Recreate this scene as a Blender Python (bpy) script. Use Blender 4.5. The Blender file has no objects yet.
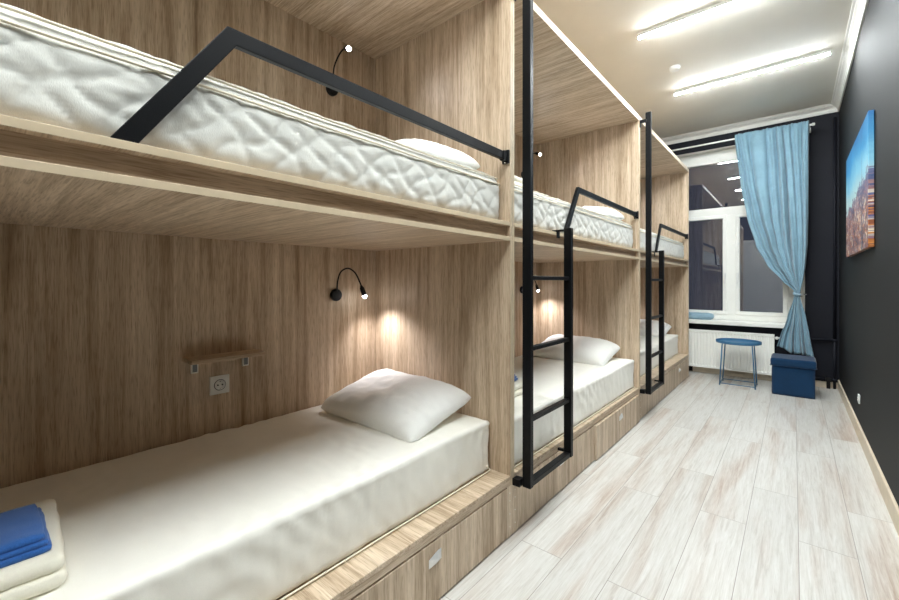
import bpy, bmesh, math, random
from mathutils import Vector, Matrix, noise
random.seed(7)
scene = bpy.context.scene
COL = scene.collection
PI = math.pi

# ------------------------------------------------------------------ materials
def srgb(r, g, b):
    def f(c):
        c /= 255.0
        return c/12.92 if c <= .04045 else ((c+.055)/1.055)**2.4
    return (f(r), f(g), f(b), 1)

class NT:
    def __init__(s, name):
        s.m = bpy.data.materials.new(name); s.m.use_nodes = True
        s.t = s.m.node_tree; s.n = s.t.nodes; s.b = s.n['Principled BSDF']
    def node(s, typ, **kw):
        x = s.n.new(typ)
        for k, v in kw.items():
            if k.startswith('i_'):
                x.inputs[k[2:].replace('_', ' ')].default_value = v
            else: setattr(x, k, v)
        return x
    def link(s, a, b): s.t.links.new(a, b)
    def coord(s, kind='Object'):
        return s.node('ShaderNodeTexCoord').outputs[kind]
    def mapping(s, src, scale=(1, 1, 1), loc=(0, 0, 0), rot=(0, 0, 0)):
        m = s.node('ShaderNodeMapping'); m.inputs['Scale'].default_value = scale
        m.inputs['Location'].default_value = loc; m.inputs['Rotation'].default_value = rot
        s.link(src, m.inputs['Vector']); return m.outputs['Vector']
    def noise(s, vec, scale=5, detail=4, rough=.5, dist=0, w=None):
        n = s.node('ShaderNodeTexNoise'); n.inputs['Scale'].default_value = scale
        n.inputs['Detail'].default_value = detail; n.inputs['Roughness'].default_value = rough
        n.inputs['Distortion'].default_value = dist
        if w is not None:
            n.noise_dimensions = '4D'; s.link(w, n.inputs['W'])
        s.link(vec, n.inputs['Vector']); return n.outputs['Fac']
    def ramp(s, fac, stops):
        r = s.node('ShaderNodeValToRGB'); e = r.color_ramp.elements
        while len(e) < len(stops): e.new(.5)
        for k, (p, c) in enumerate(stops):
            e[k].position = p; e[k].color = c if len(c) == 4 else (*c, 1)
        s.link(fac, r.inputs['Fac']); return r.outputs['Color']
    def mix(s, fac, a, b, mode='MIX'):
        m = s.node('ShaderNodeMix', data_type='RGBA', blend_type=mode)
        for inp, v in ((m.inputs[0], fac), (m.inputs[6], a), (m.inputs[7], b)):
            if isinstance(v, (int, float)): inp.default_value = v
            elif isinstance(v, tuple): inp.default_value = v
            else: s.link(v, inp)
        return m.outputs[2]
    def math(s, op, a, b=0.0, c=0.0):
        m = s.node('ShaderNodeMath', operation=op)
        for inp, v in zip(m.inputs, (a, b, c)):
            if isinstance(v, (int, float)): inp.default_value = v
            else: s.link(v, inp)
        return m.outputs[0]
    def bump(s, h, strength=.2, dist=.002):
        b = s.node('ShaderNodeBump'); b.inputs['Strength'].default_value = strength
        b.inputs['Distance'].default_value = dist
        s.link(h, b.inputs['Height']); s.link(b.outputs['Normal'], s.b.inputs['Normal'])
    def base(s, v):
        if isinstance(v, tuple): s.b.inputs['Base Color'].default_value = v
        else: s.link(v, s.b.inputs['Base Color'])
    def set(s, rough=.5, metal=0, spec=.5):
        s.b.inputs['Roughness'].default_value = rough; s.b.inputs['Metallic'].default_value = metal
        s.b.inputs['Specular IOR Level'].default_value = spec

def wood(name, axis, tint=1.0):
    """limed brown oak laminate; grain runs along axis 0,1,2"""
    m = NT(name)
    co = m.coord('Object')
    rnd = m.node('ShaderNodeObjectInfo').outputs['Random']
    w = m.math('MULTIPLY', rnd, 37.0)
    def sc(across, along):
        v = [across]*3; v[axis] = along; return tuple(v)
    broad = m.noise(m.mapping(co, sc(15, .7)), 1, 4, .6, 1.0, w)
    mid = m.noise(m.mapping(co, sc(42, 1.3)), 1, 4, .6, .8, w)
    fine = m.noise(m.mapping(co, sc(210, 6)), 1, 3, .65, 0, w)
    pore = m.noise(m.mapping(co, sc(330, 17)), 1, 2, .5, 0, w)
    wb = .18 if axis == 0 else .54
    f = m.math('ADD', m.math('MULTIPLY', broad, wb), m.math('MULTIPLY', mid, .46 if axis == 0 else .26))
    f = m.math('ADD', f, m.math('MULTIPLY', fine, .36 if axis == 0 else .20))
    T = lambda r, g, b: tuple(c*tint for c in srgb(r, g, b)[:3])
    col = m.ramp(f, [(.32, T(132, 109, 85)) if axis else (.26, T(132, 109, 85)), (.43, T(174, 152, 126)), (.53, T(204, 184, 159)), (.65, T(228, 212, 190))])
    dark = m.ramp(pore, [(.36, (.66, .62, .58)), (.49, (1, 1, 1))])
    m.base(m.mix(.8, col, dark, 'MULTIPLY'))
    m.set(.48, 0, .4); m.bump(m.math('ADD', fine, pore), .12, .001)
    return m.m

WOOD = [wood('oak_laminate_grain_x', 0), wood('oak_laminate_grain_y', 1), wood('oak_laminate_grain_z', 2)]

def simple(name, col, rough=.5, metal=0, spec=.5, nscale=None, namt=.08, bump=0, bscale=200):
    m = NT(name); m.set(rough, metal, spec)
    if nscale:
        n = m.noise(m.coord(), nscale, 4, .6)
        lo = tuple(c*(1-namt) for c in col[:3]); hi = tuple(min(1, c*(1+namt)) for c in col[:3])
        m.base(m.ramp(n, [(.3, lo), (.7, hi)]))
    else: m.base(col)
    if bump:
        m.bump(m.noise(m.coord(), bscale, 3, .6), bump, .002)
    return m.m

EDGE = simple('pale_edge_banding', srgb(208, 190, 160), .45, nscale=30, namt=.05)
EDGETOP = simple('cream_edge_banding', srgb(214, 198, 176), .4, nscale=30, namt=.04)
BLACK = simple('black_powder_coat', (.0035, .004, .005, 1),   .42, 0, .18, nscale=300, namt=.2, bump=.15, bscale=600)
BLACKP = simple('black_plastic', (.004, .004, .005, 1), .4, 0, .3, nscale=100, namt=.1)
WHITEP = simple('white_plastic', srgb(232, 232, 228), .35, nscale=20, namt=.03)
WHITEM = simple('white_enamel', srgb(244, 244, 238), .3, nscale=8, namt=.02)
CHROME = simple('brushed_steel', (.62, .62, .62, 1), .25, 1.0, nscale=60, namt=.08)
PLASTER = simple('ceiling_paint', srgb(232, 228, 218), .6, 0, .35, nscale=3, namt=.02, bump=.04, bscale=60)
CROWN = simple('moulding_paint', srgb(228, 226, 220), .5, nscale=10, namt=.02)
DOORM = simple('door_paint', srgb(205, 205, 200), .45, nscale=6, namt=.03)
BASEB = simple('baseboard_laminate', srgb(214, 200, 178), .45, nscale=25, namt=.07)
PULLM = simple('pale_polished_metal', (.85, .85, .83, 1), .3, .55, nscale=60, namt=.05)
TABLEB = simple('blue_steel', srgb(64, 112, 148), .35, 0, .5, nscale=40, namt=.06)

def wallmat(name, col):
    m = NT(name); m.set(.68, 0, .3)
    n = m.noise(m.coord(), 1.6, 5, .6)
    lo = tuple(c*.85 for c in col[:3]); hi = tuple(c*1.15 for c in col[:3])
    m.base(m.ramp(n, [(.3, lo), (.7, hi)]))
    m.bump(m.noise(m.coord(), 210, 2, .6), .35, .002)
    return m.m
NAVY = wallmat('navy_wall_paint', (.006, .0068, .0125))
GRAPH = wallmat('graphite_wall_paint', (.0055, .0063, .0070))

def fabric(name, col, rough=.9, weave=900, amt=.10, sheen=.2, bump=.3, lowamt=.05):
    m = NT(name); m.set(rough, 0, .2)
    co = m.coord()
    n = m.noise(m.mapping(co, (weave, weave, weave*.35)), 1, 2, .6)
    lown = m.noise(co, 6, 3, .6)
    f = m.math('ADD', m.math('MULTIPLY', n, .6), m.math('MULTIPLY', lown, .4))
    lo = tuple(c*(1-amt) for c in col[:3]); hi = tuple(min(1, c*(1+amt)) for c in col[:3])
    m.base(m.ramp(f, [(.35, lo), (.65, hi)]))
    m.b.inputs['Sheen Weight'].default_value = sheen
    m.bump(n, bump, .001)
    return m.m
SHEET = fabric('cream_mattress_cover', srgb(242, 240, 231), amt=.04, sheen=.1)
QUILT = fabric('quilted_mattress_ticking', srgb(210, 210, 203), amt=.05, sheen=.1, weave=500)
PIPING = fabric('cream_piping', srgb(236, 228, 206), amt=.03, sheen=.1)
PILLOWM = fabric('white_pillow_ticking', srgb(246, 246, 242), amt=.03, sheen=.1, weave=300)
LINEN = fabric('white_linen', srgb(240, 236, 220), amt=.04, sheen=.2, weave=500)
BLUET = fabric('blue_terry', srgb(48, 102, 176), amt=.16, sheen=.4, weave=500, bump=.8)
CURT = fabric('light_blue_curtain_cloth', srgb(128, 162, 178), amt=.18, sheen=.25, weave=420)
CUSH = fabric('grey_blue_cushion_cloth', srgb(140, 168, 184), amt=.08, weave=300)
NAVYF = fabric('navy_ottoman_cloth', srgb(10, 49, 82), amt=.22, sheen=.3, weave=420, bump=.6)

def floormat():
    m = NT('whitewashed_plank_laminate'); m.set(.33, 0, .45)
    co = m.coord('Object')
    sx = m.node('ShaderNodeSeparateXYZ'); m.link(co, sx.inputs[0])
    cb = m.node('ShaderNodeCombineXYZ')
    m.link(m.math('ADD', sx.outputs['Y'], 20.3), cb.inputs['X']); m.link(m.math('ADD', sx.outputs['X'], 19.3-.017), cb.inputs['Y'])
    br = m.node('ShaderNodeTexBrick'); m.link(cb.outputs[0], br.inputs['Vector'])
    br.offset = .37; br.offset_frequency = 2
    for k, v in (('Scale', 1), ('Mortar Size', .0015), ('Mortar Smooth', .3), ('Bias', 0), ('Brick Width', 1.29), ('Row Height', .193)):
        br.inputs[k].default_value = v
    br.inputs['Color1'].default_value = (0, 0, 0, 1); br.inputs['Color2'].default_value = (1, 1, 1, 1)
    rnd = m.math('MULTIPLY', br.outputs['Color'], 41.0)
    streak = m.noise(m.mapping(co, (8, .8, 1)), 1, 2, .5, .4, rnd)
    grain = m.noise(m.mapping(co, (70, 3.4, 1)), 1, 5, .7, 1.0, rnd)
    fine = m.noise(m.mapping(co, (330, 16, 1)), 1, 2, .6, 0, rnd)
    base = m.ramp(grain, [(.34, srgb(186, 182, 175)), (.48, srgb(202, 200, 194)), (.66, srgb(212, 211, 207))])
    brown = m.ramp(grain, [(.32, srgb(152, 130, 114)), (.5, srgb(180, 165, 152)), (.66, srgb(198, 190, 181))])
    sfac = m.ramp(streak, [(.50, (0, 0, 0)), (.72, (1, 1, 1))])
    c = m.mix(sfac, base, brown)
    tone = m.ramp(br.outputs['Color'], [(0, (.93, .93, .93)), (1, (1, 1, 1))])
    c = m.mix(1.0, c, tone, 'MULTIPLY')
    c = m.mix(.5, c, m.ramp(fine, [(.35, (.86, .85, .84)), (.55, (1, 1, 1))]), 'MULTIPLY')
    c = m.mix(m.math('MULTIPLY', br.outputs['Fac'], .85), c, srgb(128, 122, 114))
    m.base(c)
    m.bump(m.math('SUBTRACT', m.math('MULTIPLY', grain, .3), br.outputs['Fac']), .15, .001)
    return m.m
FLOORM = floormat()

def emis(name, col, strength):
    m = NT(name); m.base((.8, .8, .8, 1))
    m.b.inputs['Emission Color'].default_value = (*col, 1); m.b.inputs['Emission Strength'].default_value = strength
    return m.m
TUBE = emis('led_tube_diffuser', (.93, .985, 1.0), 37.0)
BULB = emis('reading_led', (.95, .97, 1.0), 6.0)

def glassmat():
    m = NT('window_glass'); m.base((.95, .97, .98, 1)); m.set(.0, 0, .5)
    m.b.inputs['Transmission Weight'].default_value = 1; m.b.inputs['IOR'].default_value = 1.95
    return m.m
GLASS = glassmat()

def picturemat():
    m = NT('city_view_canvas_print'); m.set(.4, 0, .5)
    co = m.coord('Object')
    sx = m.node('ShaderNodeSeparateXYZ'); m.link(co, sx.inputs[0]); y, z = sx.outputs['Y'], sx.outputs['Z']
    cl = m.noise(m.mapping(co, (1, 2.2, 3.5)), 1.6, 4, .6, .5)
    zz = m.math('ADD', z, m.math('MULTIPLY', m.math('SUBTRACT', cl, .5), .25))
    # z runs -.39 .. .39
    sky = m.ramp(m.math('ADD', m.math('MULTIPLY', zz, 1.2), .5), [(.50, srgb(178, 205, 205)), (.68, srgb(118, 180, 205)), (.85, srgb(46, 128, 176)), (1, srgb(20, 96, 150))])
    vo = m.node('ShaderNodeTexVoronoi', distance='CHEBYCHEV'); m.link(m.mapping(co, (1, 20, 22)), vo.inputs['Vector']); vo.inputs['Scale'].default_value = 1
    vs = m.node('ShaderNodeTexVoronoi', distance='CHEBYCHEV'); m.link(m.mapping(co, (1, 62, 80)), vs.inputs['Vector']); vs.inputs['Scale'].default_value = 1
    s1 = m.node('ShaderNodeSeparateColor'); m.link(vo.outputs['Color'], s1.inputs[0])
    s2 = m.node('ShaderNodeSeparateColor'); m.link(vs.outputs['Color'], s2.inputs[0])
    k = m.math('ADD', m.math('MULTIPLY', s1.outputs[0], .55), m.math('MULTIPLY', s2.outputs[1], .45))
    city = m.ramp(k, [(.18, srgb(30, 28, 56)), (.32, srgb(84, 66, 96)), (.45, srgb(150, 84, 50)), (.56, srgb(206, 132, 62)), (.68, srgb(88, 92, 140)), (.82, srgb(232, 214, 184))])
    hz = m.math('ADD', m.math('MULTIPLY', s1.outputs[1], .07), m.math('MULTIPLY', m.math('ADD', y, .8), -.09))
    issky = m.math('GREATER_THAN', z, m.math('ADD', hz, .045))
    haze = m.ramp(m.math('ADD', m.math('MULTIPLY', z, 2.0), .5), [(.15, (0, 0, 0)), (.62, (.8, .8, .8))])
    city = m.mix(haze, city, srgb(70, 96, 140))
    c = m.mix(issky, city, sky)
    # a slender dark spire
    dsp = m.math('ABSOLUTE', m.math('ADD', y, .38))
    wsp = m.math('MULTIPLY', m.math('SUBTRACT', .27, z), .045)
    c = m.mix(m.math('LESS_THAN', dsp, wsp), c, srgb(62, 70, 92))
    m.base(c); return m.m
PICT = picturemat()

# ------------------------------------------------------------------ mesh helpers
def link_mesh(name, bm, mats, parent=None, loc=None, smooth=False, bevel=0, segs=1, recalc=True):
    if recalc: bmesh.ops.recalc_face_normals(bm, faces=bm.faces)
    me = bpy.data.meshes.new(name); bm.to_mesh(me); bm.free()
    for mm in (mats if isinstance(mats, (list, tuple)) else [mats]): me.materials.append(mm)
    if smooth:
        for p in me.polygons: p.use_smooth = True
    o = bpy.data.objects.new(name, me); COL.objects.link(o)
    if parent: o.parent = parent
    if loc: o.location = loc
    if bevel:
        b = o.modifiers.new('bevel', 'BEVEL'); b.width = bevel; b.segments = segs; b.limit_method = 'ANGLE'
    return o

def box(bm, x0, x1, y0, y1, z0, z1, mi=0, front=None):
    v = [bm.verts.new((x, y, z)) for x in (x0, x1) for y in (y0, y1) for z in (z0, z1)]
    fs = [(0, 1, 3, 2), (4, 6, 7, 5), (0, 4, 5, 1), (2, 3, 7, 6), (0, 2, 6, 4), (1, 5, 7, 3)]
    for k, f in enumerate(fs):
        fc = bm.faces.new([v[i] for i in f]); fc.material_index = mi
        if front is not None and k == 1: fc.material_index = front
    return v

def B(*a, **k):
    bm = bmesh.new(); box(bm, *a, **k); return bm

def tube(bm, pts, r, seg=10, cap=True, radii=None):
    pts = [Vector(p) for p in pts]; rings = []
    up = Vector((0, 0, 1)); n = None
    for i, p in enumerate(pts):
        t = (pts[min(i+1, len(pts)-1)]-pts[max(i-1, 0)]).normalized()
        if n is None:
            n = t.cross(up if abs(t.z) < .9 else Vector((1, 0, 0))).normalized()
        else:
            n = (n - t*n.dot(t)).normalized()
        b = t.cross(n); rr = radii[i] if radii else r
        rings.append([bm.verts.new(p+(n*math.cos(2*PI*k/seg)+b*math.sin(2*PI*k/seg))*rr) for k in range(seg)])
    for a, c in zip(rings, rings[1:]):
        for k in range(seg):
            bm.faces.new((a[k], a[(k+1) % seg], c[(k+1) % seg], c[k]))
    if cap:
        bm.faces.new(rings[0][::-1]); bm.faces.new(rings[-1])

def bar(bm, p, q, w, h, up=(0, 0, 1)):
    """rectangular bar from p to q: w across, h along 'up'"""
    p, q, up = Vector(p), Vector(q), Vector(up)
    t = (q-p).normalized(); s = t.cross(up).normalized(); u = s.cross(t)
    vs = [bm.verts.new(e+s*a*w/2+u*b*h/2) for e in (p, q) for a, b in ((-1, -1), (1, -1), (1, 1), (-1, 1))]
    for f in ((0, 1, 2, 3), (7, 6, 5, 4), (0, 4, 5, 1), (1, 5, 6, 2), (2, 6, 7, 3), (3, 7, 4, 0)):
        bm.faces.new([vs[i] for i in f])

def lathe(bm, prof, axis='Z', seg=24, c=(0, 0, 0)):
    rings = []
    for r, h in prof:
        ring = []
        for k in range(seg):
            a = 2*PI*k/seg; x, y = r*math.cos(a), r*math.sin(a)
            p = {'Z': (x, y, h), 'X': (h, x, y), 'Y': (x, h, y)}[axis]
            ring.append(bm.verts.new(Vector(p)+Vector(c)))
        rings.append(ring)
    for a, b in zip(rings, rings[1:]):
        for k in range(seg): bm.faces.new((a[k], a[(k+1) % seg], b[(k+1) % seg], b[k]))
    bm.faces.new(rings[0][::-1]); bm.faces.new(rings[-1])

def rounded(sx, sy, sz, r, step, disp=None, rz=None):
    """soft rounded block centred on x,y with base z=0; disp(p, n) -> offset along the normal"""
    bm = bmesh.new(); S = (sx, sy, sz)
    N = [max(4, int(round(s/step))) for s in S]
    def edge(i, n, s):
        # denser rows near the rounded borders
        t = i/n; return (t-.5)*s
    cache = {}
    def V(i, j, k):
        key = (i, j, k)
        if key in cache: return cache[key]
        p = Vector((edge(i, N[0], sx), edge(j, N[1], sy), edge(k, N[2], sz)))
        rr = r
        q = Vector([max(-S[a]/2+rr, min(S[a]/2-rr, p[a])) for a in range(3)])
        d = p-q
        if d.length > 1e-9:
            m = max(abs(d.x), abs(d.y), abs(d.z))
            n = d.normalized(); pos = q+n*m if m < rr else q+n*rr
        else: n = Vector((0, 0, 1)); pos = p
        if disp:
            n2 = n; pos = pos+n2*disp(pos, n2)
        pos.z += sz/2
        cache[key] = bm.verts.new(pos); return cache[key]
    def face(*vs):
        vs = [V(*v) for v in vs]
        try: bm.faces.new(vs)
        except ValueError: pass
    X, Y, Z = N
    for i in range(X):
        for j in range(Y):
            for k in (0, Z): face((i, j, k), (i+1, j, k), (i+1, j+1, k), (i, j+1, k))
    for i in range(X):
        for k in range(Z):
            for j in (0, Y): face((i, j, k), (i+1, j, k), (i+1, j, k+1), (i, j, k+1))
    for j in range(Y):
        for k in range(Z):
            for i in (0, X): face((i, j, k), (i, j+1, k), (i, j+1, k+1), (i, j, k+1))
    return bm

def empty(name, loc=(0, 0, 0), rot=(0, 0, 0)):
    o = bpy.data.objects.new(name, None); COL.objects.link(o); o.location = loc; o.rotation_euler = rot
    o.empty_display_size = .1; return o
def tag(o, label, cat, group=None, kind=None):
    o['label'] = label; o['category'] = cat
    if group: o['group'] = group
    if kind: o['kind'] = kind
    return o
def struct(o, label=None):
    o['kind'] = 'structure'
    if label: o['label'] = label
    return o
def copy_tree(o, parent=None):
    c = o.copy(); COL.objects.link(c)
    if parent:
        c.parent = parent
    for ch in list(o.children): copy_tree(ch, c)
    return c
fb = lambda p, s=1.0, o=0.0: noise.fractal(Vector(p)*s+Vector((o, o*.7, o*1.3)), 1.0, 2.0, 4)

# ------------------------------------------------------------------ dimensions (metres; camera stands at x=0, y=0)
FX, BX = -1.0, -1.967          # bunk front plane and bunk back plane
WY, RX, CZ = 6.2, .385, 3.15   # window wall, right wall, ceiling
BAYS = [(-.42, 1.634), (1.634, 3.684), (3.684, 5.81)]
YB = -1.6                      # wall behind the camera

# ------------------------------------------------------------------ room shell
struct(link_mesh('floor', B(-2.1, RX+.05, YB-.1, WY+.3, -.05, 0), FLOORM), 'whitewashed laminate plank floor')
struct(link_mesh('ceiling', B(-2.1, RX+.1, YB-.1, WY+.3, CZ, CZ+.05), PLASTER), 'white painted ceiling')
struct(link_mesh('wall_left', B(-2.1, -2.0, YB-.1, WY+.3, 0, CZ), NAVY), 'dark wall behind the bunks')
struct(link_mesh('wall_right', B(RX, RX+.1, YB-.1, WY+.3, 0, CZ), GRAPH), 'dark graphite painted wall on the right')
NX0, NX1, NZ0, NZ1 = -1.62, .10, .64, 2.90
bm = bmesh.new()
box(bm, -2.0, NX0, WY, WY+.3, 0, CZ); box(bm, NX1, RX, WY, WY+.3, 0, CZ)
box(bm, NX0, NX1, WY, WY+.3, 0, NZ0); box(bm, NX0, NX1, WY, WY+.3, NZ1, CZ)
struct(link_mesh('wall_window', bm, NAVY), 'dark navy wall around the window')
struct(link_mesh('wall_back', B(-2.0, RX, YB-.1, YB, 0, CZ), GRAPH), 'dark wall behind the camera')
# white plaster lining of the window niche
bm = bmesh.new()
box(bm, NX0, NX0+.012, WY-.001, WY+.11, NZ0+.055, NZ1-.012); box(bm, NX1-.012, NX1, WY-.001, WY+.11, NZ0+.055, NZ1-.012)
box(bm, NX0, NX1, WY-.001, WY+.11, NZ1-.012, NZ1)
struct(link_mesh('trim_niche', bm, CROWN), 'white plastered window niche')

# crown moulding, stepped profile (outward distance, drop)
prof = [(0, -.085), (.012, -.085), (.016, -.07), (.02, -.066), (.022, -.05), (.036, -.034), (.052, -.024), (.054, -.014), (.068, -.010), (.070, 0), (0, 0)]
def crown(name, p0, p1, nrm, label):
    bm = bmesh.new(); rings = []
    for p, s in ((p0, 1), (p1, -1)):
        t = (Vector(p1)-Vector(p0)).normalized()
        rings.append([bm.verts.new(Vector(p)+Vector(nrm)*d+t*s*d+Vector((0, 0, CZ+h))) for d, h in prof])
    n = len(prof)
    for k in range(n): bm.faces.new((rings[0][k], rings[0][(k+1) % n], rings[1][(k+1) % n], rings[1][k]))
    bm.faces.new(rings[0]); bm.faces.new(rings[1][::-1])
    return struct(link_mesh(name, bm, CROWN), label)
crown('trim_1', (RX, YB, 0), (RX, WY, 0), (-1, 0, 0), 'white crown moulding along the right wall')
crown('trim_2', (-2.0, WY, 0), (RX, WY, 0), (0, -1, 0), 'white crown moulding above the window')
crown('trim_3', (-2.0, YB, 0), (-2.0, WY, 0), (1, 0, 0), 'white crown moulding above the bunks')
struct(link_mesh('baseboard_right', B(RX-.014, RX, YB, WY-.014, 0, .105), BASEB, bevel=.003), 'pale oak baseboard')
struct(link_mesh('baseboard_window', B(FX-.02, RX, WY-.014, WY, 0, .07), BASEB, bevel=.003), 'pale oak baseboard')
# door behind the camera
d = empty('door_1', (-.64, YB, 0)); struct(d, 'pale grey door behind the camera')
bm = bmesh.new(); box(bm, -.44, .44, 0, .03, 0, 2.28); box(bm, -.36, .36, .03, .036, .15, 1.28); box(bm, -.36, .36, .03, .036, 1.42, 2.18)
link_mesh('door_leaf', bm, DOORM, d, bevel=.003)
bm = bmesh.new(); box(bm, -.52, -.44, 0, .045, 0, 2.36); box(bm, .44, .52, 0, .045, 0, 2.36); box(bm, -.44, .44, 0, .045, 2.28, 2.36)
link_mesh('door_frame', bm, CROWN, d, bevel=.003)
bm = bmesh.new(); tube(bm, [(.36, .036, 1.02), (.36, .08, 1.02), (.25, .082, 1.02)], .009)
link_mesh('door_handle', bm, CHROME, d, smooth=True)

# window
win = empty('window_1', (-.61, WY+.10, NZ0)); struct(win, 'white framed night window')
def wb(*a): # world box -> window local
    return (a[0]+.61, a[1]+.61, a[2]-WY-.10, a[3]-WY-.10, a[4]-NZ0, a[5]-NZ0)
F0, F1 = WY+.105, WY+.165
bm = bmesh.new()
for a in [(NX0, NX1, F0, F1, 2.735, NZ1), (NX0, NX1, F0, F1, 2.045, 2.15), (NX0, NX1, F0, F1, .695, .77),
          (NX0, NX0+.06, F0, F1, .77, 2.735), (-.06, NX1, F0, F1, .77, 2.735), (-.66, -.56, F0, F1, .77, 2.045), (-1.30, -1.22, F0, F1, .77, 2.045)]:
    box(bm, *wb(*a))
link_mesh('window_frame', bm, WHITEM, win, bevel=.004)
def sash(x0, x1, z0, z1, w=.045):
    bm = bmesh.new()
    for a in [(x0, x1, F0-.012, F1-.01, z1-w, z1), (x0, x1, F0-.012, F1-.01, z0, z0+w), (x0, x0+w, F0-.012, F1-.01, z0+w, z1-w), (x1-w, x1, F0-.012, F1-.01, z0+w, z1-w)]:
        box(bm, *wb(*a))
    s = link_mesh('window_sash', bm, WHITEM, win, bevel=.004)
    link_mesh('pane', B(*wb(x0+w, x1-w, F0+.012, F0+.016, z0+w, z1-w)), GLASS, s)
    return s
s1 = sash(-1.225, -.655, .765, 2.05); s2 = sash(-.565, -.052, .765, 2.05); sash(-1.56, -1.295, .765, 2.05)
link_mesh('pane', B(*wb(NX0+.06, -.06, F0+.012, F0+.016, 2.15, 2.735)), GLASS, win)
for x, s in ((-.675, s1), (-.545, s2)):
    bm = bmesh.new(); box(bm, *wb(x-.012, x+.012, F0-.022, F0-.010, 1.22, 1.30)); box(bm, *wb(x-.009, x+.009, F0-.05, F0-.022, 1.27, 1.288)); box(bm, *wb(x-.009, x+.009, F0-.05, F0-.038, 1.16, 1.27))
    link_mesh('window_handle', bm, WHITEP, s, bevel=.002)
link_mesh('window_sill', B(*wb(-1.64, .098, WY-.13, F0-.001, .645, .695)), WHITEM, win, bevel=.008, segs=3)

# ------------------------------------------------------------------ bunks
def bunk(i, y0, y1, label):
    L = y1-y0; D = -FX+BX  # negative depth
    r = tag(empty('bunk_bed', (FX, y0, 0)), label, 'bunk bed', 'built in oak bunk beds in a row')
    T = .018
    for a, b in ((0.0005, T), (L-T, L-.0005)):
        bm = bmesh.new(); box(bm, D, 0, a, b, .24, 2.552, front=1); box(bm, D, -.02, a, b, 0, .24)
        link_mesh('side_panel', bm, [WOOD[2], EDGE], r, bevel=.0012)
    link_mesh('back_panel', B(D-.016, D, 0.0005, L-.0005, 0, 2.594), WOOD[2], r)
    link_mesh('top_panel', B(D, .001, .0005, L-.0005, 2.552, 2.594, front=1), [WOOD[0], EDGETOP], r, bevel=.001)
    # lower sleeping platform with its deep front lip
    bm = bmesh.new(); box(bm, D, 0, T, L-T, .265, .283)
    link_mesh('platform', bm, [WOOD[0]], r, bevel=.0015)
    link_mesh('platform_lip', B(-.018, -.0005, T, L-T, .241, .265), WOOD[1], r)
    # upper deck: bed board, recessed fascia, soffit board
    link_mesh('upper_bed_board', B(D, 0, T, L-T, 1.440, 1.458, front=1), [WOOD[0], EDGE], r, bevel=.001)
    link_mesh('fascia', B(-.045, -.028, T, L-T, 1.390, 1.440), WOOD[1], r)
    link_mesh('soffit_board', B(D, 0, T, L-T, 1.372, 1.390, front=1), [WOOD[0], EDGE], r, bevel=.001)
    # plinth strips with screw caps, two drawers
    for a, b in ((.001, .045), (L-.045, L-.001)):
        s = link_mesh('plinth_strip', B(-.018, 0, a, b, .006, .239), WOOD[2], r)
        for z in (.05, .11, .17, .205):
            bm = bmesh.new(); lathe(bm, [(.003, 0), (.0026, .0012), (.001, .0016)], 'X', 8, (0, (a+b)/2, z))
            link_mesh('screw_cap', bm, WHITEP, s)
    m = L/2
    for k, (a, b) in enumerate(((.047, m-.003), (m+.003, L-.047))):
        out = .012 if (i == 1 and k == 1) else 0
        bm = bmesh.new(); box(bm, -.018+out, out, a, b, .008, .233)
        dr = link_mesh('drawer', bm, WOOD[2], r, bevel=.001)
        c = (a+b)/2; bm = bmesh.new()
        # folded triangular pull: a square plate with one corner bent out
        z = .168
        P = [bm.verts.new(p) for p in ((out+.001, c-.034, z-.020), (out+.001, c+.006, z-.020), (out+.016, c+.006, z+.002), (out+.001, c-.034, z+.012),
                                       (out+.001, c+.034, z+.026), (out+.001, c+.014, z+.026), (out+.001, c+.034, z-.012))]
        bm.faces.new((P[0], P[1], P[2])); bm.faces.new((P[0], P[2], P[3])); bm.faces.new((P[3], P[2], P[5])); bm.faces.new((P[5], P[2], P[4])); bm.faces.new((P[4], P[2], P[6])); bm.faces.new((P[6], P[2], P[1]))
        bm.faces.new((P[0], P[3], P[5], P[4], P[6], P[1]))
        link_mesh('drawer_pull', bm, PULLM, dr)
    return r
bunk(0, *BAYS[0], 'nearest oak bunk bed with no ladder, the one holding a small shelf and socket')
bunk(1, *BAYS[1], 'middle oak bunk bed behind the large black ladder')
bunk(2, *BAYS[2], 'farthest oak bunk bed next to the radiator and window')

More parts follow.
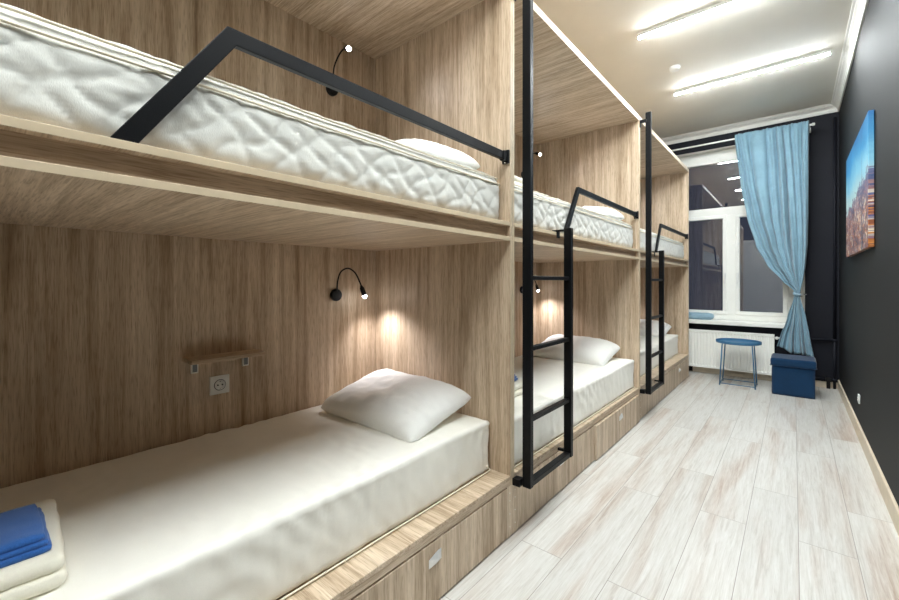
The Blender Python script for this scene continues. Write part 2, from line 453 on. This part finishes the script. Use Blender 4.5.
# ------------------------------------------------------------------ ladders and guard rails
def ladder(y0, label):
    r = tag(empty('ladder', (FX, y0, 0)), label, 'ladder', 'black metal bunk ladders')
    xc, w, h = .062, .042, .030   # stile centre x, width along x, depth along y
    ya, yb = .034, .478
    for y, top in ((ya, 2.62), (yb, 1.475)):
        bm = bmesh.new(); bar(bm, (xc, y, .232), (xc, y, top), h, w, (1, 0, 0))
        link_mesh('stile', bm, BLACK, r, bevel=.002)
    for z in (.54, .87, 1.20):
        bm = bmesh.new(); bar(bm, (xc, ya+h/2, z), (xc, yb-h/2, z), .026, .02)
        link_mesh('rung', bm, BLACK, r, bevel=.002)
    bm = bmesh.new(); bar(bm, (xc, ya+h/2, .245), (xc, yb-h/2, .245), .034, .026)
    link_mesh('bottom_bar', bm, BLACK, r, bevel=.002)
    # brackets that hold the ladder off the bunk
    bm = bmesh.new(); box(bm, .0015, .040, -.004, ya-.0, .236, .268); box(bm, .0015, .0405, ya-.0, ya+.014, .236, .262); link_mesh('bracket', bm, BLACK, r, bevel=.001)
    bm = bmesh.new(); box(bm, .0015, .051, yb-.008, yb+.010, .249, .262); link_mesh('bracket', bm, BLACK, r, bevel=.001)
    bm = bmesh.new(); box(bm, .0015, .051, ya-.034, ya-.010, 2.535, 2.56); box(bm, .0015, .006, ya-.042, ya-.010, 2.50, 2.56); link_mesh('bracket', bm, BLACK, r, bevel=.001)
    bm = bmesh.new(); box(bm, -.03, .051, yb-.012, yb+.008, 1.459, 1.470); box(bm, .0015, .005, yb-.02, yb+.016, 1.425, 1.470); link_mesh('bracket', bm, BLACK, r, bevel=.001)
    return r
ladder(BAYS[1][0], 'tall black metal ladder on the middle bunk, nearest to the viewer')
ladder(BAYS[2][0], 'black metal ladder on the farthest bunk, in front of its drawers')

def guard(x, yA, zA, yV, zV, yE, label, w=.018, h=.034):
    r = tag(empty('guard_rail', (x, yE, zV)), label, 'guard rail', 'black bent guard rails of the upper bunks')
    bm = bmesh.new()
    # flat tube bent once: slanted leg then level run, mitred at the bend
    A, V, E = Vector((0, yA-yE, zA-zV)), Vector((0, yV-yE, 0)), Vector((0, 0, 0))
    t1, t2 = (V-A).normalized(), (E-V).normalized()
    n1, n2 = Vector((0, -t1.z, t1.y)), Vector((0, -t2.z, t2.y))
    mi = (n1+n2).normalized(); k = h/2/mi.dot(n1)
    secs = [(Vector((0, A.y, A.z)), Vector((0, -1, 0))*(h/2/abs(t1.z))), (V, mi*k), (E, n2*h/2)]
    rings = [[bm.verts.new(p+Vector((sx*w/2, 0, 0))+u*su) for sx, su in ((-1, -1), (1, -1), (1, 1), (-1, 1))] for p, u in secs]
    for a, b in zip(rings, rings[1:]):
        for q in range(4): bm.faces.new((a[q], a[(q+1) % 4], b[(q+1) % 4], b[q]))
    bm.faces.new(rings[0]); bm.faces.new(rings[-1][::-1])
    link_mesh('rail', bm, BLACK, r, bevel=.0015)
    bm = bmesh.new(); box(bm, -.018, .018, .0, .012, -.032, .03); box(bm, -.013, .013, -.03, .0, -.021, .021)
    link_mesh('bracket', bm, BLACK, r, bevel=.001)
    for z in (.026, -.027):
        bm = bmesh.new(); lathe(bm, [(.005, 0), (.004, -.004), (.001, -.005)], 'Y', 10, (0, 0, z))
        link_mesh('screw', bm, CHROME, r)
    return r
guard(-1.020, .196, 1.459, .400, 1.762, BAYS[0][1]-.031, 'long black guard rail crossing the nearest quilted upper mattress', h=.038)
guard(-1.020, BAYS[1][0]+.625, 1.476, BAYS[1][0]+.80, 1.752, BAYS[1][1]-.031, 'black guard rail of the middle upper bunk, above its ladder')
guard(-1.020, BAYS[2][0]+.625, 1.476, BAYS[2][0]+.80, 1.752, BAYS[2][1]-.031, 'small black guard rail of the farthest upper bunk, nearest the window')

# ------------------------------------------------------------------ mattresses
def quilt(p, n):
    # ogee quilting stitched over soft ticking
    s = .118
    if abs(n.z) > .85: u, v = p.y, p.x
    elif abs(n.y) > .7: u, v = p.x, p.z*1.0
    else: u, v = p.y, p.z
    u2 = u + .018*math.sin(v*34+u*9) + .010*fb(p, 5); v2 = v + .012*math.sin(u*38) + .010*fb(p, 5, 3)
    f1 = abs(math.sin(PI*(u2+v2*1.25)/s)); f2 = abs(math.sin(PI*(u2-v2*1.25)/s))
    flat = min(1, max(0, (.075-p.z)/.03)) if n.z < .8 else 1
    bul = .009*(min(f1, f2)**.4)*flat
    wr = .0018*math.sin((u*1.3+v*2.2)*60+6*fb(p, 9, 2))*max(0, fb(p, 5, 8)+.2)
    return bul + wr + .003*fb(p, 3, 5)
def cover(p, n):
    side = 1-abs(n.z)
    w = .0035*fb(p, 4) + .0012*fb((p.x*3, p.y*12+p.z*10, p.z*3), 3)
    w += side*(.005*math.sin(p.y*4.1+1)+.004*fb((p.x, p.y*7, p.z*3+p.y*4), 2.2, 4))
    if n.z > .05 and n.x > .2: w += .004*math.sin(p.y*7)*n.x+.004
    w += .0016*math.sin(70*p.y+40*p.x+9*fb(p, 3, 7))*max(0, fb(p, 3.5, 9)+.05)*2
    return w
MW = .86
def loop(bm, sx, sy, z, r, rad, wob):
    pts = []
    for cx, cy, a0 in ((sx/2-r, sy/2-r, 0), (-sx/2+r, sy/2-r, 1), (-sx/2+r, -sy/2+r, 2), (sx/2-r, -sy/2+r, 3)):
        for k in range(7):
            a = a0*PI/2+k*PI/12; pts.append(Vector((cx+r*math.cos(a), cy+r*math.sin(a), z)))
    dense = []
    for a, b in zip(pts, pts[1:]+pts[:1]):
        n = max(1, int((b-a).length/.05))
        for k in range(n): dense.append(a.lerp(b, k/n))
    dense = [p+Vector((wob*fb((p.x, p.y, z), 5), wob*fb((p.x, p.y, z), 5, 3), wob*fb((p.x, p.y, z), 3, 6))) for p in dense]
    dense.append(dense[0]); tube(bm, dense, rad, 8)
def mattress_upper(L):
    r = rounded(MW-.028, L-.004, .212, .04, .0085, quilt)
    o = link_mesh('mattress', r, QUILT, smooth=True)
    for z in (.200, .172):
        bm = bmesh.new(); loop(bm, MW-.012-(.016 if z > .19 else 0), L+.004-(.012 if z > .19 else 0), z, .04, .0035, .0025)
        link_mesh('piping', bm, PIPING, o, smooth=True)
    return o
def mattress_lower(L):
    r = rounded(MW-.01, L, .238, .022, .0125, cover)
    o = link_mesh('mattress', r, SHEET, smooth=True)
    bm = bmesh.new(); loop(bm, MW-.002, L-.002, .006, .02, .003, .001)
    link_mesh('piping', bm, PIPING, o, smooth=True)
    return o
LM = 1.985
mu = mattress_upper(LM); ml = mattress_lower(LM)
names = ['nearest', 'middle', 'farthest']
xs_up, xs_lo = -1.030-MW/2, -1.094-MW/2
for i, (y0, y1) in enumerate(BAYS):
    yc = y1-.030-LM/2 if i < 2 else (y0+y1)/2
    o = mu if i == 0 else copy_tree(mu); o.location = (xs_up, yc, 1.4585)
    tag(o, ['quilted white mattress behind the long black rail in the nearest upper bunk', 'quilted white mattress in the middle upper bunk', 'quilted white mattress in the farthest upper bunk, closest to the window'][i], 'mattress', 'quilted mattresses of the upper bunks')
    o = ml if i == 0 else copy_tree(ml); o.location = (xs_lo+(.07 if i == 1 else 0), yc, .2835)
    tag(o, ['large cream covered mattress in the nearest lower bunk, under the wall shelf', 'cream covered mattress in the middle lower bunk, behind the tall ladder', 'cream covered mattress in the farthest lower bunk, near the radiator'][i], 'mattress', 'cream mattresses of the lower bunks')

# ------------------------------------------------------------------ pillows
def pillow_mesh(a=.335, b=.225, T=.085, seed=0):
    bm = bmesh.new(); N, M = 54, 40; top, bot = {}, {}
    for i in range(N+1):
        for j in range(M+1):
            u, v = 2*i/N-1, 2*j/M-1
            u = math.sin(u*PI/2)*.35+u*.65; v = math.sin(v*PI/2)*.35+v*.65
            rc = 1-.05*(abs(u)*abs(v))**6; x = a*u*rc*(1-.045*(1-v*v)); y = b*v*rc*(1-.06*(1-u*u))
            prof = max(0, (1-u**4))**.5*max(0, (1-v**4))**.5
            h = T*prof*(1+.10*fb((x, y, seed), 4, seed)) + .006*fb((x*.6, y, seed), 13)*prof + .004*fb((x, y*.5, 4), 28)*prof
            edge = min(1, 6*min(1-abs(u), 1-abs(v)))
            h += .004*math.sin(26*math.atan2(v, u)+4*fb((x, y, 0), 5))*(1-edge)*prof
            rim = (i in (0, N)) or (j in (0, M))
            top[i, j] = bm.verts.new((x, y, h*1.15))
            bot[i, j] = top[i, j] if rim else bm.verts.new((x, y, -h*.55))
    for i in range(N):
        for j in range(M):
            bm.faces.new((top[i, j], top[i+1, j], top[i+1, j+1], top[i, j+1]))
            f = (bot[i, j], bot[i, j+1], bot[i+1, j+1], bot[i+1, j])
            if len(set(f)) == 4 and not all(q in top.values() for q in f): bm.faces.new(f)
            elif len(set(f)) == 4:
                try: bm.faces.new(f)
                except ValueError: pass
    return bm
def pillow(loc, rot, label, src=[None]):
    if src[0] is None:
        o = link_mesh('pillow', pillow_mesh(), PILLOWM, smooth=True); src[0] = o
    else: o = copy_tree(src[0])
    o.location = loc; o.rotation_euler = rot
    return tag(o, label, 'pillow', 'white pillows')
ZT = .2835+.238
pillow((-1.515, 1.365, ZT+.058), (.22, .03, .03), 'plump white pillow on the nearest lower mattress, under the black reading lamp')
pillow((-1.46, 3.415, ZT+.056), (.22, .03, .0), 'white pillow on the middle lower mattress, seen through the tall ladder')
pillow((-1.50, 5.53, ZT+.058), (.22, .03, .0), 'white pillow on the farthest lower mattress, mostly behind the far ladder')
pillow((-1.45, 1.35, 1.4585+.212+.045), (.05, .0, 0), 'white pillow on the nearest quilted upper mattress, against the end panel')
pillow((-1.42, 3.40, 1.4585+.212+.045), (.05, .0, 0), 'white pillow on the middle quilted upper mattress, behind its guard rail')

# ------------------------------------------------------------------ folded linen and towels
def slab(bm, sx, sy, z0, h, cx=0, cy=0, seed=0, rot=0):
    r = rounded(sx, sy, h, h*.48, .014, lambda p, n: .0025*fb(p, 9, seed)+.0015*fb(p, 30, seed))
    me = bpy.data.meshes.new('tmp'); 
    bmesh.ops.transform(r, matrix=Matrix.Translation((cx, cy, z0))@Matrix.Rotation(rot, 4, 'Z'), verts=r.verts)
    r.to_mesh(me); r.free(); bm.from_mesh(me); bpy.data.meshes.remove(me)
def linen(x, y, z, rz, label, src=[None]):
    if src[0] is None:
        bm = bmesh.new()
        slab(bm, .36, .30, 0, .036, 0, 0, 1); slab(bm, .355, .295, .032, .036, -.002, -.003, 5, .01)
        # rolled hem at the fold
        src[0] = o = link_mesh('folded_bed_linen', bm, LINEN, smooth=True)
    else: o = copy_tree(src[0])
    o.location = (x, y, z); o.rotation_euler = (0, 0, rz)
    return tag(o, label, 'bed linen', 'stacks of folded white bed linen')
def towel(x, y, z, rz, label, src=[None]):
    if src[0] is None:
        bm = bmesh.new()
        slab(bm, .215, .24, 0, .013, .004, .003, 2); slab(bm, .21, .24, .011, .013, 0, 0, 7, -.01); slab(bm, .205, .235, .022, .014, -.003, -.004, 11, .01)
        src[0] = o = link_mesh('folded_towel', bm, BLUET, smooth=True)
    else: o = copy_tree(src[0])
    o.location = (x, y, z); o.rotation_euler = (0, 0, rz)
    return tag(o, label, 'towel', 'folded blue towels')
linen(-1.385, -.002, ZT+.002, -.065, 'folded white linen stack on the nearest mattress, under the blue towel at the left edge')
towel(-1.352, -.006, ZT+.070, -.01, 'folded bright blue towel on white linen at the left edge')
linen(-1.38, 2.02, ZT+.002, .08, 'folded white linen behind the tall ladder stile in the middle lower bunk')
towel(-1.36, 2.00, ZT+.070, .15, 'folded blue towel on linen behind the tall ladder stile')
linen(-1.28, 1.86, 1.4585+.216, .05, 'folded white linen on the middle upper mattress, behind the tall ladder stile')

# ------------------------------------------------------------------ reading lamps
def lamp(y, z, high, label):
    r = tag(empty('reading_lamp', (BX, y, z)), label, 'wall lamp', 'black gooseneck reading lamps')
    bm = bmesh.new(); lathe(bm, [(.033, .0005), (.034, .004), (.034, .018), (.031, .023), (.015, .024)], 'X', 28)
    link_mesh('base', bm, BLACKP, r, smooth=False, bevel=.001)
    if high: ctrl = [(.022, 0, .0), (.028, -.004, .05), (.035, -.004, .11), (.06, -.002, .15), (.10, -.004, .175), (.14, -.008, .178)]; head = Vector((.6, -.12, -.30)).normalized(); hx = Vector((.14, -.008, .178))
    else: ctrl = [(.022, -.002, .02), (.03, -.002, .08), (.04, .012, .13), (.06, .045, .15), (.08, .078, .125), (.095, .098, .075), (.1, .106, .05)]; head = Vector((.16, .26, -.95)).normalized(); hx = Vector((.1, .106, .05))
    C = [Vector(c) for c in ctrl]; pts = []
    for k in range(len(C)-1):
        p0, p1, p2, p3 = C[max(k-1, 0)], C[k], C[k+1], C[min(k+2, len(C)-1)]
        for s in range(6):
            t = s/6; pts.append(.5*((2*p1)+(p2-p0)*t+(2*p0-5*p1+4*p2-p3)*t*t+(3*p1-p0-3*p2+p3)*t**3))
    pts.append(C[-1])
    bm = bmesh.new(); tube(bm, pts, .0042, 10); link_mesh('gooseneck', bm, BLACKP, r, smooth=True)
    bm = bmesh.new(); tube(bm, [hx-head*.004, hx+head*.004, hx+head*.01, hx+head*.048, hx+head*.055], .012, 16, radii=[.006, .008, .0125, .0145, .0145])
    h = link_mesh('lamp_head', bm, BLACKP, r, smooth=True)
    bm = bmesh.new(); tube(bm, [hx+head*.055, hx+head*.062, hx+head*.069, hx+head*.073], .012, 16, radii=[.0125, .012, .009, .003])
    link_mesh('bulb', bm, BULB, h, smooth=True)
    ld = bpy.data.lights.new('reading_light', 'SPOT'); ld.energy = .8 if high else 1.35; ld.spot_size = math.radians(150 if high else 112); ld.spot_blend = 1.0; ld.shadow_soft_size = .02; ld.color = (1.0, .96, 1.0)
    lo = bpy.data.objects.new('reading_light', ld); COL.objects.link(lo); lo.parent = h
    lo.location = hx+head*.085; lo.rotation_euler = head.to_track_quat('-Z', 'Y').to_euler()
    return r
for i, (y0, y1) in enumerate(BAYS):
    lamp(y1-.309, 1.108, False, 'black gooseneck reading lamp bent downward in the %s lower bunk' % names[i])
    lamp(y1-.335+(.05 if i else 0), 2.25-(.05 if i else 0), True, 'lit black reading lamp pointing outward in the %s upper bunk' % names[i])

# ------------------------------------------------------------------ bunk shelf and socket
def wall_shelf(y, label):
    r = tag(empty('wall_shelf', (BX, y, .845)), label, 'shelf')
    bm = bmesh.new(); box(bm, .0005, .115, -.15, .15, 0, .016); link_mesh('shelf_board', bm, WOOD[1], r, bevel=.0012)
    for dy in (-.106, .106):
        bm = bmesh.new(); box(bm, .0005, .012, dy-.014, dy+.014, -.056, -.001); box(bm, .0125, .04, dy-.014, dy+.014, -.006, -.0005)
        b = link_mesh('bracket', bm, WHITEM, r, bevel=.001)
        link_mesh('bracket_pad', B(.0122, .0135, dy-.009, dy+.009, -.050, -.010), simple('grey_pad', (.18, .2, .22, 1), .4), b)
    return r
wall_shelf(.727, 'small oak shelf on two metal brackets, fixed above a white socket')
def socket(loc, rot, label):
    r = tag(empty('power_socket', loc, rot), label, 'socket', 'white power sockets')
    bm = bmesh.new(); box(bm, .0005, .009, -.041, .041, -.041, .041); link_mesh('cover_plate', bm, WHITEP, r, bevel=.003, segs=2)
    bm = bmesh.new(); lathe(bm, [(.022, .0092), (.022, .012), (.019, .0122), (.0185, .0095), (.001, .0094)], 'X', 28); link_mesh('socket_ring', bm, WHITEP, r)
    bm = bmesh.new()
    for dy in (-.0095, .0095):
        bm2 = bmesh.new(); lathe(bm2, [(.0032, .0096), (.0032, .0128), (.002, .013)], 'X', 10, (0, dy, 0)); link_mesh('pin_hole', bm2, BLACKP, r)
    bm.free()
    for z in (-.016, .016): link_mesh('contact', B(.0098, .013, -.003, .003, z-.002, z+.002), CHROME, r)
    bm = bmesh.new(); lathe(bm, [(.0245, .0088), (.0245, .0096), (.0222, .0097), (.0222, .0088)], 'X', 28); link_mesh('gap_shade_ring', bm, BLACKP, r)  # thin black ring paints in the shade around the socket insert
    return r
socket((BX, .722, .721), (0, 0, 0), 'white socket on the oak back panel below the small shelf')
o = socket((RX, 4.38, .29), (0, 0, PI), 'white socket low on the dark right wall'); o.scale = (1, .8, .8)

# ------------------------------------------------------------------ ceiling lights, detector
labels = ['LED tube light on the ceiling nearest the window', 'LED tube light on the ceiling cut by the top edge of the picture', 'ceiling LED tube light above the viewer', 'ceiling LED tube light just behind the viewer', 'rearmost ceiling LED tube light behind the viewer']
for k, y in enumerate((4.71, 3.43, 2.15, .87, -.41)):
    r = tag(empty('ceiling_light', (-.35, y, CZ)), labels[k], 'ceiling light', 'LED tube lights across the ceiling')
    bm = bmesh.new(); box(bm, -.585, .585, -.021, .021, -.030, -.0005); link_mesh('housing', bm, WHITEP, r, bevel=.002)
    for s in (-1, 1):
        bm = bmesh.new(); box(bm, s*.585-.008*(s < 0)-.0, s*.585+.008*(s > 0)+.0, -.017, .017, -.046, -.0005); link_mesh('end_cap', bm, WHITEP, r, bevel=.002)
    bm = bmesh.new(); n = 8
    prof2 = [(.017*math.cos(PI*t/n), -.0305-.007*math.sin(PI*t/n)) for t in range(n+1)]
    ra = [bm.verts.new((-.584, a, b)) for a, b in prof2]; rb = [bm.verts.new((.584, a, b)) for a, b in prof2]
    for t in range(n): bm.faces.new((ra[t], rb[t], rb[t+1], ra[t+1]))
    bm.faces.new((ra[0], ra[-1], rb[-1], rb[0])); bm.faces.new(ra); bm.faces.new(rb[::-1])
    link_mesh('diffuser', bm, TUBE, r)
bm = bmesh.new(); lathe(bm, [(.045, -.0005), (.045, -.014), (.038, -.03), (.02, -.036), (.001, -.037)], 'Z', 28)
r = link_mesh('smoke_detector', bm, WHITEP, loc=(-.83, 4.17, CZ)); tag(r, 'small white round smoke detector on the ceiling between two tubes', 'smoke detector')

# ------------------------------------------------------------------ radiator
def radiator():
    x0, x1, z0, z1, yf, yb = -1.25, -.172, .085, .562, 6.085, 6.165
    r = tag(empty('radiator', ((x0+x1)/2, yb, z0)), 'white ribbed panel radiator under the window', 'radiator')
    ox, oy, oz = (x0+x1)/2, yb, z0
    bm = bmesh.new(); n = int(round((x1-x0)/.0333)); pts = []
    for k in range(n):
        a = x0+(x1-x0)*k/n; w = (x1-x0)/n
        for f, dy in ((.0, 0), (.36, 0), (.46, .010), (.90, .010)): pts.append((a+w*f, yf+dy))
    pts.append((x1, yf))
    rows = [(z0, 0), (z0+.022, 0), (z0+.034, 1), (z1-.034, 1), (z1-.022, 0), (z1, 0)]
    grid = [[bm.verts.new((x-ox, (yf+(y-yf)*g)-oy, z-oz)) for x, y in pts] for z, g in rows]
    back = [[bm.verts.new((x-ox, yf+.02-oy, z-oz)) for x, y in pts] for z, g in rows]
    for G in (grid, back):
        for a, b in zip(G, G[1:]):
            for k in range(len(pts)-1): bm.faces.new((a[k], a[k+1], b[k+1], b[k]))
    for G, H in ((grid, back),):
        for ri in (0, -1):
            for k in range(len(pts)-1): bm.faces.new((G[ri][k], G[ri][k+1], H[ri][k+1], H[ri][k]))
        for ci in (0, -1):
            for k in range(len(rows)-1): bm.faces.new((G[k][ci], G[k+1][ci], H[k+1][ci], H[k][ci]))
    link_mesh('front_panel', bm, WHITEM, r)
    link_mesh('rear_panel', B(x0-ox, x1-ox, -.022, -.002, 0, z1-z0), WHITEM, r, bevel=.004)
    bm = bmesh.new(); box(bm, x0-ox, x1-ox, yf+.0205-oy, -.0225, z1-z0-.012, z1-z0+.002)
    for k in range(40): 
        xx = x0-ox+.02+k*(x1-x0-.04)/39; box(bm, xx-.004, xx+.004, yf+.022-oy, -.024, z1-z0+.002, z1-z0+.005)
    link_mesh('top_grille', bm, WHITEM, r)
    bm = bmesh.new(); tube(bm, [(x1-ox, -.04, .44), (x1-ox+.05, -.04, .44)], .010, 12); tube(bm, [(x1-ox+.022, -.04, .44), (x1-ox+.022, -.085, .44)], .016, 14)
    link_mesh('valve', bm, WHITEP, r, smooth=True)
    for x in (-.35, .32): link_mesh('wall_bracket', B(x, x+.03, -.002, .034, .1, .4), WHITEM, r)
radiator()

# heating pipes painted like the wall
r = tag(empty('heating_pipe', (.345, 6.165, .1)), 'dark painted heating pipes in the corner by the right wall', 'pipe')
bm = bmesh.new(); tube(bm, [(0, 0, .45), (0, 0, 2.9)], .013, 14); tube(bm, [(0, 0, -.098), (0, 0, .45)], .013, 14); link_mesh('riser', bm, NAVY, r, smooth=True)
for z in (.435, .0):
    bm = bmesh.new(); tube(bm, [(-.36, 0, z), (0, 0, z)], .013, 14); tube(bm, [(-.02, 0, z), (.02, 0, z)], .019, 14); link_mesh('branch', bm, NAVY, r, smooth=True)
bm = bmesh.new(); tube(bm, [(-.05, -.012, -.02), (-.05, -.012, -.099)], .016, 12); box(bm, -.075, -.025, -.035, .012, -.02, .018); link_mesh('pipe_valve', bm, BLACKP, r)

# ------------------------------------------------------------------ curtain, rod, tieback
CY = 5.985
r = tag(empty('curtain_rod', (-.75, CY, 2.915)), 'thin white curtain rod above the window', 'curtain rod')
bm = bmesh.new(); tube(bm, [(-.9, 0, 0), (.90, 0, 0)], .010, 14); link_mesh('rod', bm, WHITEM, r, smooth=True)
bm = bmesh.new(); tube(bm, [(.90, 0, 0), (.905, 0, 0), (.925, 0, 0), (.93, 0, 0)], .01, 14, radii=[.01, .016, .016, .01]); link_mesh('finial', bm, WHITEM, r, smooth=True)
for x in (-.8, .885):
    bm = bmesh.new(); box(bm, x-.006, x+.006, .0, WY-CY-.001, -.006, .004); box(bm, x-.015, x+.015, WY-CY-.006, WY-CY-.001, -.03, .03); link_mesh('bracket', bm, WHITEM, r)
def lerp_tab(tab, z):
    for (z0, *a), (z1, *b) in zip(tab, tab[1:]):
        if z0 >= z >= z1:
            t = (z0-z)/(z0-z1); t = t*t*(3-2*t)*.35+t*.65
            return [p+(q-p)*t for p, q in zip(a, b)]
    return tab[-1][1:]
# z, left x, right x, fold amplitude
TAB = [(2.955, -.535, .125, .016), (2.90, -.535, .125, .022), (2.35, -.475, .125, .030), (1.95, -.415, .12, .034), (1.60, -.325, .11, .036), (1.38, -.225, .095, .034), (1.20, -.095, .075, .028), (1.09, .0, .055, .022), (1.045, .008, .050, .018), (1.0, .0, .055, .02), (.80, -.05, .10, .030), (.55, -.11, .135, .034), (.36, -.14, .165, .036)]
bm = bmesh.new(); U, Vn = 220, 110; G = []
for j in range(Vn+1):
    z = 2.955-(2.955-.36)*j/Vn; xl, xr, amp = lerp_tab(TAB, z); row = []
    for i in range(U+1):
        u = i/U
        ph = 8.2*u + .50*math.sin(5.3*u+1.1) + .22*math.sin(11*u+.5) + .16*math.sin(z*2.3+u*9)
        y = 1.15*amp*math.sin(2*PI*ph)*(.8+.4*math.sin(u*17+1+z*.8)) + .30*amp*math.sin(2*PI*ph*2.37+z*1.9)
        if z > 2.86: # gathered heading pinched on the rod
            k = (z-2.86)/.095; y = y*(1-.2*k) + .006*math.sin(2*PI*ph*3)*k
        x = xl+(xr-xl)*u + .25*amp*math.cos(2*PI*ph)*(1 if z > 1.2 else .6)
        zz = z
        if j > Vn-14:   # uneven, tilted hem
            k = (j-(Vn-14))/14; zz += k*(.085*(1-u)**1.4+.012*math.sin(9*u+1))
        if z > 2.9: zz += .006*math.sin(2*PI*ph)
        row.append(bm.verts.new((x, y, zz-2.9)))
    G.append(row)
for a, b in zip(G, G[1:]):
    for i in range(U): bm.faces.new((a[i], a[i+1], b[i+1], b[i]))
c = link_mesh('curtain', bm, CURT, loc=(0, CY-.035, 2.9), smooth=True)
sm = c.modifiers.new('thick', 'SOLIDIFY'); sm.thickness = .0018
tag(c, 'light blue curtain gathered on the rod and tied back to the right', 'curtain')
r = tag(empty('curtain_tieback', (.03, CY-.035, 1.045)), 'blue band and metal hook holding the curtain', 'tieback')
bm = bmesh.new(); P = [(.036*math.cos(2*PI*k/28), .040*math.sin(2*PI*k/28)) for k in range(28)]
r0 = [bm.verts.new((a, b, -.014-a*.25)) for a, b in P]; r1 = [bm.verts.new((a, b, .014-a*.25)) for a, b in P]
for k in range(28): bm.faces.new((r0[k], r0[(k+1) % 28], r1[(k+1) % 28], r1[k]))
t = link_mesh('band', bm, CUSH, r, smooth=True); sm = t.modifiers.new('thick', 'SOLIDIFY'); sm.thickness = .003
bm = bmesh.new(); tube(bm, [(.065, WY-CY+.035-.001, 0), (.065, .02, 0), (.06, -.005, 0), (.075, -.03, .0), (.085, -.03, 0)], .005, 10); tube(bm, [(.03, 0, -.005), (.09, 0, -.0)], .004, 8)
link_mesh('hook', bm, CHROME, r, smooth=True)

# cushion on the sill
bm = rounded(.46, .15, .085, .042, .010, lambda p, n: .006*fb(p, 7))
o = link_mesh('cushion', bm, CUSH, loc=(-1.01, 6.19, .6965), smooth=True); tag(o, 'flat grey blue cushion lying on the white window sill', 'cushion')

# ------------------------------------------------------------------ tray table
r = tag(empty('tray_table', (-.486, 5.71, 0)), 'round blue metal tray table in front of the radiator', 'side table')
bm = bmesh.new(); R0 = .217
lathe(bm, [(.001, .478), (R0-.01, .478), (R0-.002, .482), (R0, .506), (R0-.001, .509), (R0-.004, .508), (R0-.006, .487), (R0-.012, .484), (.001, .484)], 'Z', 56)
link_mesh('tray_top', bm, TABLEB, r, smooth=True).data.set_sharp_from_angle(angle=.6)
q = .128
for sx in (-1, 1):
    for sy in (-1, 1):
        bm = bmesh.new(); tube(bm, [(sx*q*1.08, sy*q*1.08, .477), (sx*q*1.28, sy*q*1.05, .004)], .0065, 10); tube(bm, [(sx*q*1.28, sy*q*1.05, .0), (sx*q*1.28, sy*q*1.05, .006)], .008, 10)
        link_mesh('leg', bm, TABLEB, r, smooth=True)
for a in ((-1, -1, 1, -1), (-1, 1, 1, 1), (-1, -1, -1, 1), (1, -1, 1, 1)):
    bm = bmesh.new(); tube(bm, [(a[0]*q*1.27, a[1]*q*1.05, .022), (a[2]*q*1.27, a[3]*q*1.05, .022)], .0045, 8)
    link_mesh('cross_bar', bm, TABLEB, r, smooth=True)

# ------------------------------------------------------------------ storage ottoman
r = tag(empty('storage_ottoman', (-.005, 5.655, 0), (0, 0, .0)), 'navy blue fabric storage cube with lid below the curtain', 'ottoman')
bm = rounded(.345, .355, .30, .006, .03, lambda p, n: .001*fb(p, 8)); link_mesh('box_body', bm, NAVYF, r, smooth=True)
bm = rounded(.365, .375, .078, .014, .012, lambda p, n: .002*fb(p, 6)+(.004 if n.z > .9 else 0))
link_mesh('lid', bm, NAVYF, r, loc=(0, 0, .301), smooth=True)
bm = bmesh.new(); loop(bm, .368, .378, .306, .012, .003, .0005); link_mesh('lid_welt', bm, NAVYF, r, smooth=True)

# ------------------------------------------------------------------ canvas picture
r = tag(empty('canvas_picture', (RX, 4.31, 1.825)), 'canvas print of an orange brown city under a blue sky, on the dark right wall', 'picture')
bm = bmesh.new(); box(bm, -.030, -.003, -.69, .69, -.425, .425)
link_mesh('canvas', bm, PICT, r, bevel=.002)
for y in (-.4, .4):
    link_mesh('hanger', B(-.0028, -.0005, y-.02, y+.02, .33, .38), CHROME, r)

# ------------------------------------------------------------------ world, camera, view
w = bpy.data.worlds.new('night'); scene.world = w; w.use_nodes = True
bg = w.node_tree.nodes['Background']; bg.inputs[0].default_value = (.012, .014, .022, 1); bg.inputs[1].default_value = .35
cam = bpy.data.cameras.new('camera'); co = bpy.data.objects.new('camera', cam); COL.objects.link(co)
co.location = (0, 0, 1.18); co.rotation_euler = (PI/2, 0, .703)
cam.sensor_width = 36; cam.lens = 406/899*36; cam.shift_y = -17.8/899; cam.clip_start = .02
scene.camera = co
vs = scene.view_settings; vs.view_transform = 'Standard'; vs.look = 'None'; vs.gamma = 1; vs.use_curve_mapping = False; vs.exposure = 3.15
try:
    scene.cycles.max_bounces = 16; scene.cycles.diffuse_bounces = 10
except Exception: pass
